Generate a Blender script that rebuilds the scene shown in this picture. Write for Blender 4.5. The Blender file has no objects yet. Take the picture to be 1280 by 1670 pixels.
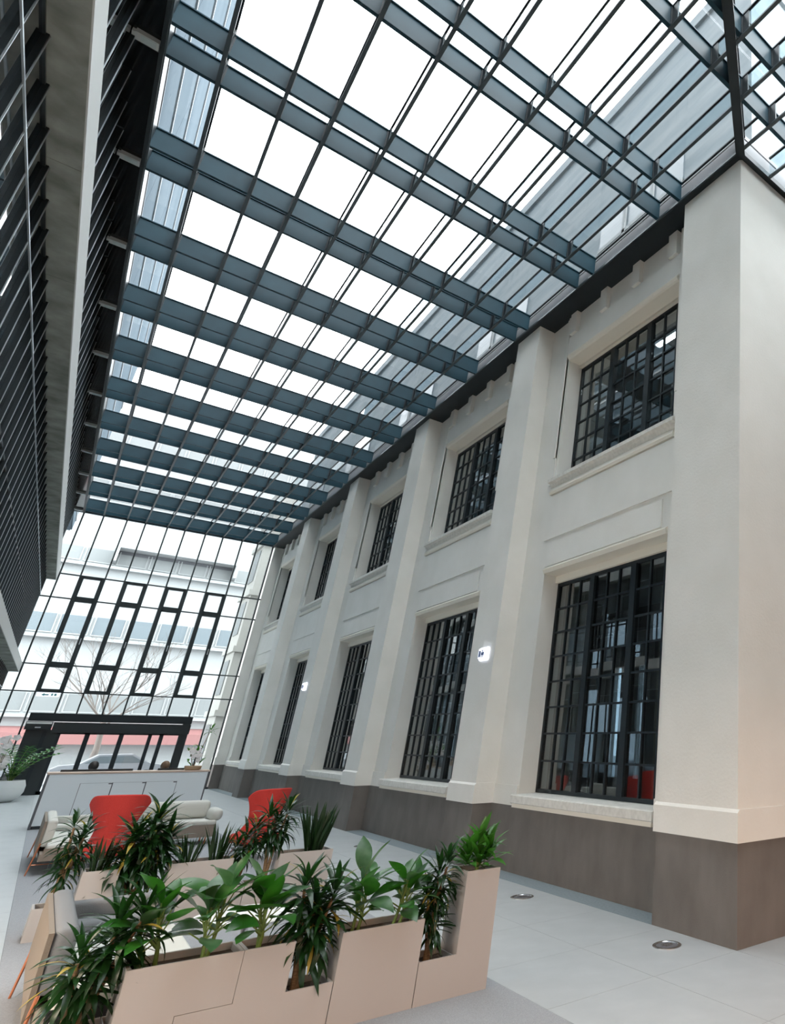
import bpy, math, random
from mathutils import Vector, Matrix, Euler
R = random.Random(7)
S = bpy.context.scene
COL = S.collection
# ------------------------------------------------------------------ camera
F_PX, CX, CY = 1021.025, 1198.685, 823.065
YAW, PITCH, ROLL = 0.7983, 0.3658, 0.0073
cd = bpy.data.cameras.new('camera'); cam = bpy.data.objects.new('camera', cd); COL.objects.link(cam)
fw = Vector((math.sin(YAW)*math.cos(PITCH), math.cos(YAW)*math.cos(PITCH), math.sin(PITCH)))
r0 = Vector((math.cos(YAW), -math.sin(YAW), 0)); u0 = r0.cross(fw)
rr = r0*math.cos(ROLL)+u0*math.sin(ROLL); uu = u0*math.cos(ROLL)-r0*math.sin(ROLL)
M = Matrix(((rr.x, uu.x, -fw.x, -5.57), (rr.y, uu.y, -fw.y, -5.3533), (rr.z, uu.z, -fw.z, 2.0), (0, 0, 0, 1)))
cam.matrix_world = M
cd.sensor_fit = 'HORIZONTAL'; cd.sensor_width = 36; cd.lens = F_PX/1280*36
cd.shift_x = (640-CX)/1280; cd.shift_y = (CY-835)/1280
cd.clip_start = .05; cd.clip_end = 400
S.camera = cam
# ------------------------------------------------------------------ world, exposure
w = bpy.data.worlds.new('overcast'); S.world = w; w.use_nodes = True
bg = w.node_tree.nodes['Background']; bg.inputs[0].default_value = (.93, .965, 1, 1); bg.inputs[1].default_value = 2.3
S.view_settings.view_transform = 'Standard'; S.view_settings.look = 'None'
S.view_settings.gamma = 1; S.view_settings.use_curve_mapping = False; S.view_settings.exposure = 1.88
def area(name, loc, rot, sx, sy, power, col):
    l = bpy.data.lights.new(name, 'AREA'); l.shape = 'RECTANGLE'; l.size = sx; l.size_y = sy; l.energy = power; l.color = col
    o = bpy.data.objects.new(name, l); o.location = loc; o.rotation_euler = rot; COL.objects.link(o); return o
# warm ceiling lights of the low lobby behind the camera, plus one added lamp
area('warm_light', (-3.0, -7.6, 2.8), (0, 0, 0), 6.0, 2.6, 170, (1, .58, .36))
area('warm_light', (1.4, -7.4, 2.8), (0, 0, 0), 2.4, 2.6, 30, (1, .60, .38))
area('warm_light', (-9.3, 0.5, 3.1), (0, 0, 0), 2.6, 7.0, 3200, (1, .60, .40))  # unseen lamp added inside the left building to warm left-facing surfaces
# ------------------------------------------------------------------ materials
def mat(name, col, rough=.6, metal=0, spec=.5, noise=None, bump=None, emit=None, trans=None, sss=0):
    m = bpy.data.materials.new(name); m.use_nodes = True; nt = m.node_tree; b = nt.nodes['Principled BSDF']
    b.inputs['Base Color'].default_value = (*col, 1); b.inputs['Roughness'].default_value = rough
    b.inputs['Metallic'].default_value = metal; b.inputs['Specular IOR Level'].default_value = spec
    if emit: b.inputs['Emission Color'].default_value = (*emit[0], 1); b.inputs['Emission Strength'].default_value = emit[1]
    if noise:                                    # (scale, second colour, detail, stretch)
        tc = nt.nodes.new('ShaderNodeTexCoord'); mp = nt.nodes.new('ShaderNodeMapping'); n = nt.nodes.new('ShaderNodeTexNoise'); r = nt.nodes.new('ShaderNodeValToRGB')
        mp.inputs['Scale'].default_value = noise[3] if len(noise) > 3 else (1, 1, 1)
        n.inputs['Scale'].default_value = noise[0]; n.inputs['Detail'].default_value = noise[2]
        r.color_ramp.elements[0].position = .32; r.color_ramp.elements[1].position = .68
        r.color_ramp.elements[0].color = (*col, 1); r.color_ramp.elements[1].color = (*noise[1], 1)
        nt.links.new(tc.outputs['Object'], mp.inputs[0]); nt.links.new(mp.outputs[0], n.inputs[0]); nt.links.new(n.outputs[0], r.inputs[0]); nt.links.new(r.outputs[0], b.inputs['Base Color'])
    if bump:
        tc = nt.nodes.new('ShaderNodeTexCoord'); n = nt.nodes.new('ShaderNodeTexNoise'); bp = nt.nodes.new('ShaderNodeBump')
        n.inputs['Scale'].default_value = bump[0]; n.inputs['Detail'].default_value = 4; bp.inputs['Strength'].default_value = bump[1]; bp.inputs['Distance'].default_value = .01
        nt.links.new(tc.outputs['Object'], n.inputs[0]); nt.links.new(n.outputs[0], bp.inputs['Height']); nt.links.new(bp.outputs[0], b.inputs['Normal'])
    if trans:
        b.inputs['Transmission Weight'].default_value = trans
    return m
def glass(name, tint, ior, gloss=1.0, rough=0.0):
    m = bpy.data.materials.new(name); m.use_nodes = True; nt = m.node_tree; nt.nodes.remove(nt.nodes['Principled BSDF'])
    out = nt.nodes['Material Output']; t = nt.nodes.new('ShaderNodeBsdfTransparent'); g = nt.nodes.new('ShaderNodeBsdfGlossy'); f = nt.nodes.new('ShaderNodeFresnel'); x = nt.nodes.new('ShaderNodeMixShader')
    t.inputs[0].default_value = (*tint, 1); g.inputs['Roughness'].default_value = rough; g.inputs[0].default_value = (gloss, gloss, gloss, 1)
    f.inputs[0].default_value = ior
    # same Fresnel from either side of the thin sheet
    ge = nt.nodes.new('ShaderNodeNewGeometry'); mx = nt.nodes.new('ShaderNodeMix'); mx.data_type = 'FLOAT'
    mx.inputs['A'].default_value = ior; mx.inputs['B'].default_value = 1/ior
    nt.links.new(ge.outputs['Backfacing'], mx.inputs['Factor'])
    # Fresnel node inverts by itself on back faces, so feed the reciprocal there
    nt.links.new(mx.outputs['Result'], f.inputs[0])
    nt.links.new(f.outputs[0], x.inputs[0]); nt.links.new(t.outputs[0], x.inputs[1]); nt.links.new(g.outputs[0], x.inputs[2]); nt.links.new(x.outputs[0], out.inputs[0])
    return m
def leafmat(name, col, col2, rough=.35, back=None):
    m = mat(name, col, rough, noise=(9, col2, 3)); nt = m.node_tree; b = nt.nodes['Principled BSDF']
    tr = nt.nodes.new('ShaderNodeBsdfTranslucent'); tr.inputs[0].default_value = (col2[0]*1.6, min(1, col2[1]*1.9), col2[2], 1)
    x = nt.nodes.new('ShaderNodeMixShader'); x.inputs[0].default_value = .22
    nt.links.new(b.outputs[0], x.inputs[1]); nt.links.new(tr.outputs[0], x.inputs[2]); nt.links.new(x.outputs[0], nt.nodes['Material Output'].inputs[0])
    return m
P = dict(
 plaster=mat('cream_plaster', (.73, .715, .665), .85, noise=(1.3, (.78, .765, .72), 5), bump=(26, .25)),
 trim=mat('cream_trim', (.80, .755, .66), .8),
 sill=mat('stone_sill', (.74, .72, .67), .7, noise=(14, (.62, .60, .55), 4)),
 plinth=mat('grey_plinth_stone', (.135, .122, .110), .75, noise=(3, (.175, .160, .146), 10, (1, 1, .5)), bump=(60, .2)),
 steel=mat('blue_grey_steel', (.007, .034, .050), .45, .0, .25, noise=(2.2, (.010, .044, .063), 3)),
 steel_dark=mat('dark_steel', (.006, .012, .016), .45, .1),
 frame_metal=mat('frame_metal', (.020, .028, .030), .45, .1),
 alu=mat('grey_bar_metal', (.045, .062, .072), .4, .2),
 black=mat('black_metal', (.012, .018, .021), .35),
 rail=mat('light_metal', (.55, .60, .63), .3, .6),
 concrete=mat('concrete', (.19, .20, .175), .9, 0, .1, noise=(2.2, (.36, .37, .335), 9), bump=(18, .4)),
 concrete_l=mat('pale_lit_concrete', (.62, .62, .60), .8),  # paler concrete for the lit slab side; also the door strip
 roofglass=glass('roof_glass', (.97, .985, .985), 1.35, .9),
 fin=glass('fin_glass', (.80, .86, .88), 1.3, .9),
 pane=glass('window_glass', (.74, .79, .80), 1.9, .95),
 clear=glass('clear_glass', (.94, .97, .97), 1.3, .9),
 facade=glass('dark_facade_glass', (.34, .40, .44), 2.3, .97),
 soffit=mat('black_gloss_soffit', (.004, .007, .009), .12),
 tile=mat('pale_floor_tile', (.37, .395, .405), .36, noise=(3, (.41, .435, .445), 4)),
 joint=mat('tile_joint', (.33, .34, .34), .8),
 carpet=mat('grey_carpet', (.24, .25, .265), .95, noise=(120, (.31, .325, .34), 3), bump=(200, .5)),
 strip=mat('dark_floor_stone', (.17, .21, .225), .6, noise=(30, (.22, .26, .28), 4)),
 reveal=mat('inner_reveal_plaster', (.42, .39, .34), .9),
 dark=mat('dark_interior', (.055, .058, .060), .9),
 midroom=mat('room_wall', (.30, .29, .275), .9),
 planter=mat('beige_laminate', (.42, .395, .375), .45),
 planter_in=mat('planter_rim_metal', (.50, .52, .53), .35, .5),
 soil=mat('soil', (.035, .022, .014), .95, noise=(40, (.07, .04, .025), 5), bump=(60, 1)),
 white=mat('white_laminate', (.66, .70, .72), .4),
 gap=mat('shadow_gap', (.10, .10, .11), .6),
 oak=mat('pale_wood', (.55, .42, .34), .5),
 red=mat('red_wool', (.56, .035, .026), .85, noise=(140, (.66, .05, .038), 2), bump=(240, .5)),
 sofa_w=mat('pale_grey_felt', (.53, .53, .49), .9, bump=(160, .3)),
 sofa_b=mat('brown_felt_shell', (.23, .19, .155), .9, bump=(160, .3)),
 sofa_bl=mat('beige_felt_shell', (.20, .165, .13), .9, bump=(160, .3)),
 sofa_g=mat('grey_felt', (.17, .175, .18), .9, bump=(160, .3)),
 sofa_d=mat('charcoal_felt', (.035, .037, .04), .9, bump=(160, .3)),
 copper=mat('copper_leg', (.55, .20, .10), .3, .8),
 chrome=mat('chrome', (.6, .6, .6), .2, 1),
 dr=leafmat('dracaena_leaf', (0.0050, 0.0216, 0.0065), (0.0115, 0.0504, 0.0101), .3),
 dr2=leafmat('yellowed_leaf', (.26, .22, .03), (.42, .30, .06), .45),
 bl=leafmat('broad_leaf', (.010, .065, .008), (.032, .135, .016), .3),
 bl2=leafmat('veined_leaf', (0.0108, 0.0612, 0.0158), (0.0720, 0.1440, 0.0720), .33),
 ag=leafmat('bright_leaf', (0.0144, 0.0864, 0.0108), (0.0504, 0.1800, 0.0216), .35),
 sn=leafmat('blade_leaf', (0.0058, 0.0216, 0.0065), (0.0158, 0.0468, 0.0130), .4),
 zz=leafmat('fern_leaf', (0.0072, 0.0648, 0.0072), (0.0252, 0.1584, 0.0158), .35),
 petal=mat('white_petal', (.85, .80, .78), .6),
 cane=mat('cane_bark', (.16, .105, .06), .85, noise=(30, (.30, .20, .11), 4, (1, 1, 6))),
 stem=mat('green_stem', (.16, .25, .06), .5),
 pot=mat('white_pot', (.78, .79, .78), .3),
 potclay=mat('woven_pot', (.38, .26, .16), .8),
 hair_d=mat('dark_hair', (.02, .016, .014), .6), hair_b=mat('brown_hair', (.13, .075, .04), .6),
 skin=mat('skin', (.55, .34, .25), .5), cloth=mat('dark_clothes', (.03, .035, .05), .9), cloth2=mat('grey_clothes', (.25, .24, .26), .9),
 sign=mat('lit_sign', (.85, .87, .95), .4, emit=((.80, .84, 1.0), .42)), signmark=mat('sign_mark', (.12, .16, .30), .5), teal=mat('teal_mark', (.10, .30, .30), .5),
 lampbody=mat('lamp_body', (.50, .53, .52), .5), lampglass=mat('lamp_glass', (.50, .58, .58), .15),
 ext=mat('white_render_far', (.30, .31, .31), .9), ext2=mat('cream_render_far', (.38, .37, .34), .9), extwin=mat('far_window', (.13, .155, .17), .35), extwin2=mat('far_window_grey', (.18, .19, .19), .4),
 clad=mat('pale_cladding', (.090, .112, .130), .95, 0, 0, noise=(.6, (.12, .145, .165), 6, (1, .15, 1))), cladj=mat('white_joint', (.34, .35, .36), .9, 0, 0),
 up=mat('upper_old_wall', (.20, .23, .245), .9, noise=(1.5, (.27, .295, .305), 7, (1, .4, 2))),
 asphalt=mat('asphalt', (.30, .30, .31), .9), redpaint=mat('red_paint', (.24, .11, .105), .5),
 carw=mat('pale_car_paint', (.28, .29, .31), .3), carg=mat('grey_car_paint', (.14, .15, .17), .3), rubber=mat('rubber', (.02, .02, .02), .8),
 bark=mat('tree_bark', (.17, .145, .13), .9),
)
# ------------------------------------------------------------------ helpers
class MB:
    def __init__(s): s.v = []; s.f = []; s.smooth = False
    def box(s, x0, x1, y0, y1, z0, z1):
        n = len(s.v)
        s.v += [(x, y, z) for z in (z0, z1) for y in (y0, y1) for x in (x0, x1)]
        s.f += [tuple(n+i for i in q) for q in ((0, 2, 3, 1), (4, 5, 7, 6), (0, 1, 5, 4), (2, 6, 7, 3), (0, 4, 6, 2), (1, 3, 7, 5))]
        return s
    def bbox(s, x0, x1, y0, y1, z0, z1, b=.02, seg=3):
        # rounded cushion-like box
        hx, hy, hz = (x1-x0)/2, (y1-y0)/2, (z1-z0)/2; c = Vector(((x0+x1)/2, (y0+y1)/2, (z0+z1)/2)); b = min(b, hx, hy, hz)
        K = 2*seg+2; n0 = len(s.v)
        def co(i, h):
            if i <= seg: return -(h-b), -math.cos(i/seg*math.pi/2)
            return (h-b), math.sin((i-seg-1)/seg*math.pi/2)
        idx = {}
        for i in range(K):
            for j in range(K):
                for k in range(K):
                    if i in (0, K-1) or j in (0, K-1) or k in (0, K-1):
                        a = [co(i, hx), co(j, hy), co(k, hz)]
                        d = Vector((a[0][1], a[1][1], a[2][1]))
                        # inner seg entries: push direction
                        if d.length > 0: d = d.normalized()
                        p = Vector((a[0][0], a[1][0], a[2][0]))+d*b+c
                        idx[i, j, k] = len(s.v); s.v.append(tuple(p))
        def q(a, b_, c_, d_): s.f.append((idx[a], idx[b_], idx[c_], idx[d_]))
        for i in range(K-1):
            for j in range(K-1):
                q((i, j, 0), (i, j+1, 0), (i+1, j+1, 0), (i+1, j, 0)); q((i, j, K-1), (i+1, j, K-1), (i+1, j+1, K-1), (i, j+1, K-1))
                q((i, 0, j), (i+1, 0, j), (i+1, 0, j+1), (i, 0, j+1)); q((i, K-1, j), (i, K-1, j+1), (i+1, K-1, j+1), (i+1, K-1, j))
                q((0, i, j), (0, i, j+1), (0, i+1, j+1), (0, i+1, j)); q((K-1, i, j), (K-1, i+1, j), (K-1, i+1, j+1), (K-1, i, j+1))
        s.smooth = True
        return s
    def tube(s, pts, rad, n=8, cap=True):
        pts = [Vector(p) for p in pts]; rings = []
        if not hasattr(rad, '__len__'): rad = [rad]*len(pts)
        for i, p in enumerate(pts):
            d = (pts[min(i+1, len(pts)-1)]-pts[max(i-1, 0)]).normalized()
            a = d.cross(Vector((0, 0, 1)) if abs(d.z) < .9 else Vector((1, 0, 0))).normalized(); b = d.cross(a)
            k = len(s.v); rings.append(k)
            s.v += [tuple(p+(a*math.cos(t)+b*math.sin(t))*rad[i]) for t in [2*math.pi*j/n for j in range(n)]]
        for i in range(len(pts)-1):
            for j in range(n):
                s.f.append((rings[i]+j, rings[i]+(j+1) % n, rings[i+1]+(j+1) % n, rings[i+1]+j))
        if cap: s.f += [tuple(rings[0]+j for j in range(n))[::-1], tuple(rings[-1]+j for j in range(n))]
        s.smooth = True; return s
    def lathe(s, prof, c=(0, 0, 0), n=32):
        k = len(s.v)
        for r, z in prof: s.v += [(c[0]+r*math.cos(2*math.pi*j/n), c[1]+r*math.sin(2*math.pi*j/n), c[2]+z) for j in range(n)]
        for i in range(len(prof)-1):
            for j in range(n): s.f.append((k+i*n+j, k+i*n+(j+1) % n, k+(i+1)*n+(j+1) % n, k+(i+1)*n+j))
        s.f.append(tuple(k+j for j in range(n))[::-1]); s.f.append(tuple(k+(len(prof)-1)*n+j for j in range(n)))
        s.smooth = True; return s
    def prism(s, poly, axis, a, b):
        # poly in the two other axes, extruded along axis
        n = len(poly); k = len(s.v)
        for t in (a, b):
            for p in poly:
                c = list(p); c.insert(axis, t); s.v.append(tuple(c))
        s.f += [tuple(range(k, k+n))[::-1], tuple(range(k+n, k+2*n))]
        s.f += [(k+i, k+(i+1) % n, k+n+(i+1) % n, k+n+i) for i in range(n)]
        return s
    def sphere(s, c, r, n=16, m=10, sc=(1, 1, 1)):
        prof = []
        k = len(s.v)
        for i in range(m+1):
            t = math.pi*i/m
            s.v += [(c[0]+sc[0]*r*math.sin(t)*math.cos(2*math.pi*j/n), c[1]+sc[1]*r*math.sin(t)*math.sin(2*math.pi*j/n), c[2]-sc[2]*r*math.cos(t)) for j in range(n)]
        for i in range(m):
            for j in range(n): s.f.append((k+i*n+j, k+i*n+(j+1) % n, k+(i+1)*n+(j+1) % n, k+(i+1)*n+j))
        s.smooth = True; return s
    def add(s, v, f, Mx=None):
        k = len(s.v); s.v += [tuple(Mx @ Vector(p)) if Mx else tuple(p) for p in v]; s.f += [tuple(k+i for i in q) for q in f]; return s
    def mesh(s, name, m):
        me = bpy.data.meshes.new(name); me.from_pydata(s.v, [], s.f); me.materials.append(m)
        me.validate(); me.update()
        if s.smooth:
            me.polygons.foreach_set('use_smooth', [True]*len(me.polygons))
            try: me.set_sharp_from_angle(angle=math.radians(42))
            except Exception: pass
        return me
def link(name, me, parent=None, loc=(0, 0, 0), rot=None, kind=None, label=None, sc=None):
    o = bpy.data.objects.new(name, me); o.location = loc
    if rot is not None: o.rotation_euler = rot
    if sc is not None: o.scale = sc
    if parent: o.parent = parent
    if kind: o['kind'] = kind
    if label: o['label'] = label
    COL.objects.link(o); return o
def part(name, mb, m, parent, kind=None, label=None, off=None):
    if off is not None: mb.v = [(x-off[0], y-off[1], z-off[2]) for x, y, z in mb.v]
    return link(name, mb.mesh(name, m), parent, kind=kind, label=label)
def box(name, m, parent, *a, **k): return part(name, MB().box(*a), m, parent, **k)
def struct(name, loc=(0, 0, 0), label=None):
    o = bpy.data.objects.new(name, None); COL.objects.link(o); o.location = loc; o['kind'] = 'structure'; o.empty_display_size = .2
    if label: o['label'] = label
    return o
def thing(name, label, cat, loc=(0, 0, 0), rz=0, group=None):
    o = bpy.data.objects.new(name, None); COL.objects.link(o); o.location = loc; o.rotation_euler = (0, 0, rz); o.empty_display_size = .1
    o['label'] = label; o['category'] = cat
    if group: o['group'] = group
    return o
def copy_tree(o, parent=None, **props):
    c = o.copy(); COL.objects.link(c)
    if parent: c.parent = parent
    for k, v in props.items(): c[k] = v
    for ch in o.children: copy_tree(ch, c)
    return c
# ------------------------------------------------------------------ dimensions
B = 6.508; YC = 32.54; H = 11.2; HT = 11.62; NB = 5
PW = [1.405]+[1.05]*5
XB = .38; XG = .70
WY0, WY1 = 1.92, 5.64
MX = [-6.96, -6.34, -5.58, -4.96, -4.20, -3.57, -2.81, -2.14, -1.38, -.74, -.10]
# ------------------------------------------------------------------ floor
fl = struct('floor', label='pale tiled atrium floor')
box('base_slab', P['joint'], fl, -9, 9, -13, YC+.1, -.3, -.012)
def tiles(x0, x1, y0, y1, tx, ty):
    cache = {}
    nx = max(1, round((x1-x0)/tx)); ny = max(1, round((y1-y0)/ty)); ax = (x1-x0)/nx; ay = (y1-y0)/ny
    me = MB().box(.002, ax-.002, .002, ay-.002, -.012, 0).mesh('tile', P['tile'])
    for i in range(nx):
        for j in range(ny): link('tile', me, fl, (x0+i*ax, y0+j*ay, 0))
tiles(-7.4, -5.31, -7.0, YC, 1.05, 1.2)
tiles(-2.2, 0.0, 0.0, YC, 1.1, 1.2)
tiles(-2.2, 5.5, -7.0, 0.0, 1.1, 1.4)
tiles(-5.31, -2.2, 19.6, YC, 1.05, 1.3)
for k in range(NB):
    box('stone_strip', P['strip'], fl, 0.0, .36, k*B+PW[k], (k+1)*B, -.012, .001)
cp = MB().box(-5.31, -2.2, -7, 19.6, -.012, .004)
o = part('carpet', cp, P['carpet'], None); o['kind'] = 'structure'; o['label'] = 'long grey carpet laid between the pale tiles'
# ------------------------------------------------------------------ right wall
wr = struct('wall_right', label='cream plastered old facade with pilasters and grey stone plinth')
for k in range(6):
    y0 = k*B; y1 = y0+PW[k]
    if k == 5: y1 = YC-.06+.9
    part('pilaster', MB().box(0, XB+.5, y0, y1, 1.31, H-.01), P['plaster'], wr)
    # base course with sloped top
    e = .028
    mb = MB().prism([(-e, .99), (-e, 1.29), (0, 1.325), (XB+.4, 1.325), (XB+.4, .99)], 1, y0-e, y1+e)
    part('base_course', mb, P['plaster'], wr)
    part('plinth_block', MB().box(0, XB+.4, y0, y1, 0, .99), P['plinth'], wr)
for k in range(NB):
    y0 = k*B+PW[k]; y1 = (k+1)*B; a, b = k*B+WY0, k*B+WY1
    mb = MB().box(XB, .9, y0, a, .99, HT).box(XB, .9, b, y1, .99, HT).box(XB, .9, a, b, .99, 1.17).box(XB, .9, a, b, 5.10, 7.10).box(XB, .9, a, b, 10.0, HT)
    part('bay_wall', mb, P['plaster'], wr)
    part('plinth_panel', MB().box(XB-.04, .9, y0, y1, 0, .99), P['plinth'], wr)
    part('base_course', MB().box(XB-.03, XB+.1, b+.012, y1, .99, 1.31).box(XB-.03, XB+.1, y0, a-.012, .99, 1.31), P['plaster'], wr)
    # raised frame strips beside the upper window, spandrel panel and dentils
    part('frame_strip', MB().box(XB-.03, XB+.1, b+.06, b+.22, 7.0, HT-.05).box(XB-.055, XB+.1, b+.06, b+.13, 7.6, HT-.05), P['plaster'], wr)
    part('frame_strip', MB().box(XB-.03, XB+.1, a-.22, a-.06, 7.0, HT-.05).box(XB-.055, XB+.1, a-.13, a-.06, 7.6, HT-.05), P['plaster'], wr)
    part('spandrel_panel', MB().box(XB-.035, XB+.1, a-.1, b+.12, 5.78, 6.72), P['plaster'], wr)
    part('spandrel_panel', MB().box(XB-.025, XB+.1, a+.15, b-.0, 5.22, 5.70), P['plaster'], wr)
    for yy in (b-.26, b-1.43, b-2.56, b-3.70):
        part('dentil', MB().box(XB-.10, XB+.1, yy, yy+.24, 10.62, HT-.05), P['plaster'], wr)
    part('frieze_band', MB().box(XB-.045, XB+.1, a-.05, b+.05, 10.12, 10.60), P['plaster'], wr)
# ------------------------------------------------------------------ old-building windows
def sill(k, z, name, lower):
    a, b = k*B+WY0, k*B+WY1
    if lower:
        poly = [(.24, 1.05), (.24, 1.16), (.27, 1.175), (XG+.02, 1.185), (XG+.02, 1.02), (.34, 1.02), (.34, .985), (.28, 1.03)]
        mb = MB().prism(poly, 1, a-.12, b-.0+.02)
        o = part('sill', mb, P['sill'], wr)
        part('sill_edge', MB().box(.27, XB, a-.08, b-.02, .975, 1.045), P['trim'], wr)
    else:
        poly = [(.27, 7.02), (.27, 7.09), (XG+.02, 7.12), (XG+.02, 6.9), (XB, 6.9), (.335, 7.0)]
        part('sill', MB().prism(poly, 1, a-.12, b+.12), P['sill'], wr)
        part('sill_moulding', MB().prism([(.33, 6.86), (.31, 6.80), (.33, 6.75), (XB+.02, 6.75), (XB+.02, 6.90), (.35, 6.90)], 1, a-.08, b+.08), P['trim'], wr)
WN = [0]
pane_cache = {}
def old_window(k, z0, z1, rows, upper):
    WN[0] += 1
    a, b = k*B+WY0, k*B+WY1
    w_ = struct('window_%d' % WN[0], (XG, a, z0), label=('upper' if upper else 'tall lower')+' steel window with small panes in bay %s from the near corner' % ['first', 'second', 'third', 'fourth', 'fifth'][k])
    W = b-a; Hh = z1-z0; T = .14; fr = .06
    gw = (W-2*fr-2*T)/3; pw = gw/3; ph = (Hh-fr*2)/rows
    m = P['steel_dark']
    mb = MB().box(0, .07, 0, fr, 0, Hh).box(0, .07, W-fr, W, 0, Hh).box(0, .07, 0, W, 0, fr).box(0, .07, 0, W, Hh-fr, Hh)
    part('frame', mb, m, w_)
    for i in (1, 2):
        y = fr+i*gw+(i-1)*T
        box('post', m, w_, -.02, .09, y, y+T, fr, Hh-fr)
    me_v = MB().box(.005, .05, -.017, .017, fr, Hh-fr).mesh('glazing_bar', m)
    me_h = MB().box(.008, .048, fr, W-fr, -.016, .016).mesh('glazing_bar', m)
    for g in range(3):
        yb = fr+g*(gw+T)
        for i in (1, 2): link('glazing_bar', me_v, w_, (0, yb+i*pw, 0))
    for j in range(1, rows): link('glazing_bar', me_h, w_, (0, 0, fr+j*ph))
    key = (round(pw, 4), round(ph, 4))
    if key not in pane_cache: pane_cache[key] = MB().box(-.002, .002, -pw/2, pw/2, -ph/2, ph/2).mesh('pane', P['pane'])
    for g in range(3):
        yb = fr+g*(gw+T)
        for i in range(3):
            for j in range(rows):
                link('pane', pane_cache[key], w_, (.03, yb+(i+.5)*pw, fr+(j+.5)*ph), rot=(0, R.gauss(0, .008), R.gauss(0, .012)))
    # cream head strip above the frame
    box('head_strip', P['trim'], w_, -.06, .1, 0, W, Hh, Hh+.05)
    return w_
for k in range(NB):
    old_window(k, 1.19, 4.95, 8, False); sill(k, 0, '', True)
    old_window(k, 7.12, 9.92, 6, True); sill(k, 0, '', False)
    a, b = k*B+WY0, k*B+WY1
    part('head_moulding', MB().prism([ (XB-.05, 5.16), (XB-.01, 5.20), (XB+.1, 5.20), (XG+.1, 5.12), (XG+.1, 5.0), (XG-.06, 5.0), (XG-.06, 5.085), (XB-.02, 5.085)], 1, a, b), P['trim'], wr)
    part('head_moulding', MB().prism([(XB-.05, 10.01), (XB-.075, 10.06), (XB-.05, 10.12), (XB+.1, 10.14), (XG+.1, 10.1), (XG+.1, 9.955), (XG-.06, 9.955), (XG-.06, 9.985), (XB-.02, 9.985)], 1, a, b+.0), P['trim'], wr)
# rooms behind the old facade
rm = struct('wall_room', label='dim rooms behind the old windows')
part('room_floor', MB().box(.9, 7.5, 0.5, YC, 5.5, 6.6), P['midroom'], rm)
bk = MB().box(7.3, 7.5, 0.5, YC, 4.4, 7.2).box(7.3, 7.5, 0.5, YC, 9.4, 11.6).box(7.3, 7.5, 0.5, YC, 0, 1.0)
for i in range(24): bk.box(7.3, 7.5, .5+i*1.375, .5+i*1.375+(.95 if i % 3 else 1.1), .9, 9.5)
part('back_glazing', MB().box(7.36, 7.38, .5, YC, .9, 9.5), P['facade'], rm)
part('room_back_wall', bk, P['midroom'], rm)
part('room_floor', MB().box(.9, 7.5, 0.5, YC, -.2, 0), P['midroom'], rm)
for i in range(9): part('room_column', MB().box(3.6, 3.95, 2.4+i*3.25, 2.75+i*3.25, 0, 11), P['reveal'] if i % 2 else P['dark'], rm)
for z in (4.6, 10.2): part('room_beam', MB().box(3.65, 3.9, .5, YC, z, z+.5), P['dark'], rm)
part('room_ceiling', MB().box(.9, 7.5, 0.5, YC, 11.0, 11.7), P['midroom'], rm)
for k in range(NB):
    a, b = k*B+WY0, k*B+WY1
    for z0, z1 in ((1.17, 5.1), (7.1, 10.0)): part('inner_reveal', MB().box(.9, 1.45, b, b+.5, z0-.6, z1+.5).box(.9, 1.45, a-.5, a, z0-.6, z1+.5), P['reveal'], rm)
lampstrip = mat('strip_lamp', (1, 1, 1), .5, emit=((.95, .98, 1), 6))
for k in range(3):
    for j in range(2):
        t = thing('strip_light', 'linear white ceiling light inside the %s upper room, %s row' % (['near', 'middle', 'far'][k], ['outer', 'inner'][j]), 'ceiling light', (2.2+j*2.2, k*B+3.8, 10.93), group='linear lights in the upper rooms')
        part('housing', MB().box(-.08, .08, -1.1, 1.1, 0, .07), P['white'], t); part('diffuser', MB().box(-.06, .06, -1.05, 1.05, -.02, 0), lampstrip, t)
# near end face of the old building
wf = struct('wall_front', label='plastered end face of the old building beyond the near corner')
part('end_wall', MB().box(XB+.5, 8, 0, .5, 1.31, H-.01).box(.9, 8, .02, .5, 0, 1.31), P['plaster'], wf)
part('base_course', MB().prism([(-.028, .99), (-.028, 1.29), (0, 1.325), (.4, 1.325), (.4, .99)], 0, .782, 8), P['plaster'], wf)
part('plinth_block', MB().box(.78, 8, 0, .4, 0, .99), P['plinth'], wf)
# masonry above the roof
ub = thing('old_building_top', 'grey-blue upper storey of the old building seen through the roof glass', 'building', (0, 0, 0))
part('wall', MB().box(.6, 7.4, .3, YC, 11.75, 17.4), P['up'], ub)
part('cornice', MB().box(.53, 7.6, .22, YC+.2, 17.4, 17.75), P['up'], ub)
for k in range(5):
    wn = part('window', MB().box(.56, .7, k*B+2.2, k*B+5.2, 12.1, 13.6), P['extwin'], ub)
    part('window_bar', MB().box(.52, .6, k*B+3.15, k*B+3.25, 12.1, 13.6).box(.52, .6, k*B+4.15, k*B+4.25, 12.1, 13.6).box(.52, .6, k*B+2.2, k*B+5.2, 12.8, 12.9), P['ext'], wn)
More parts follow.
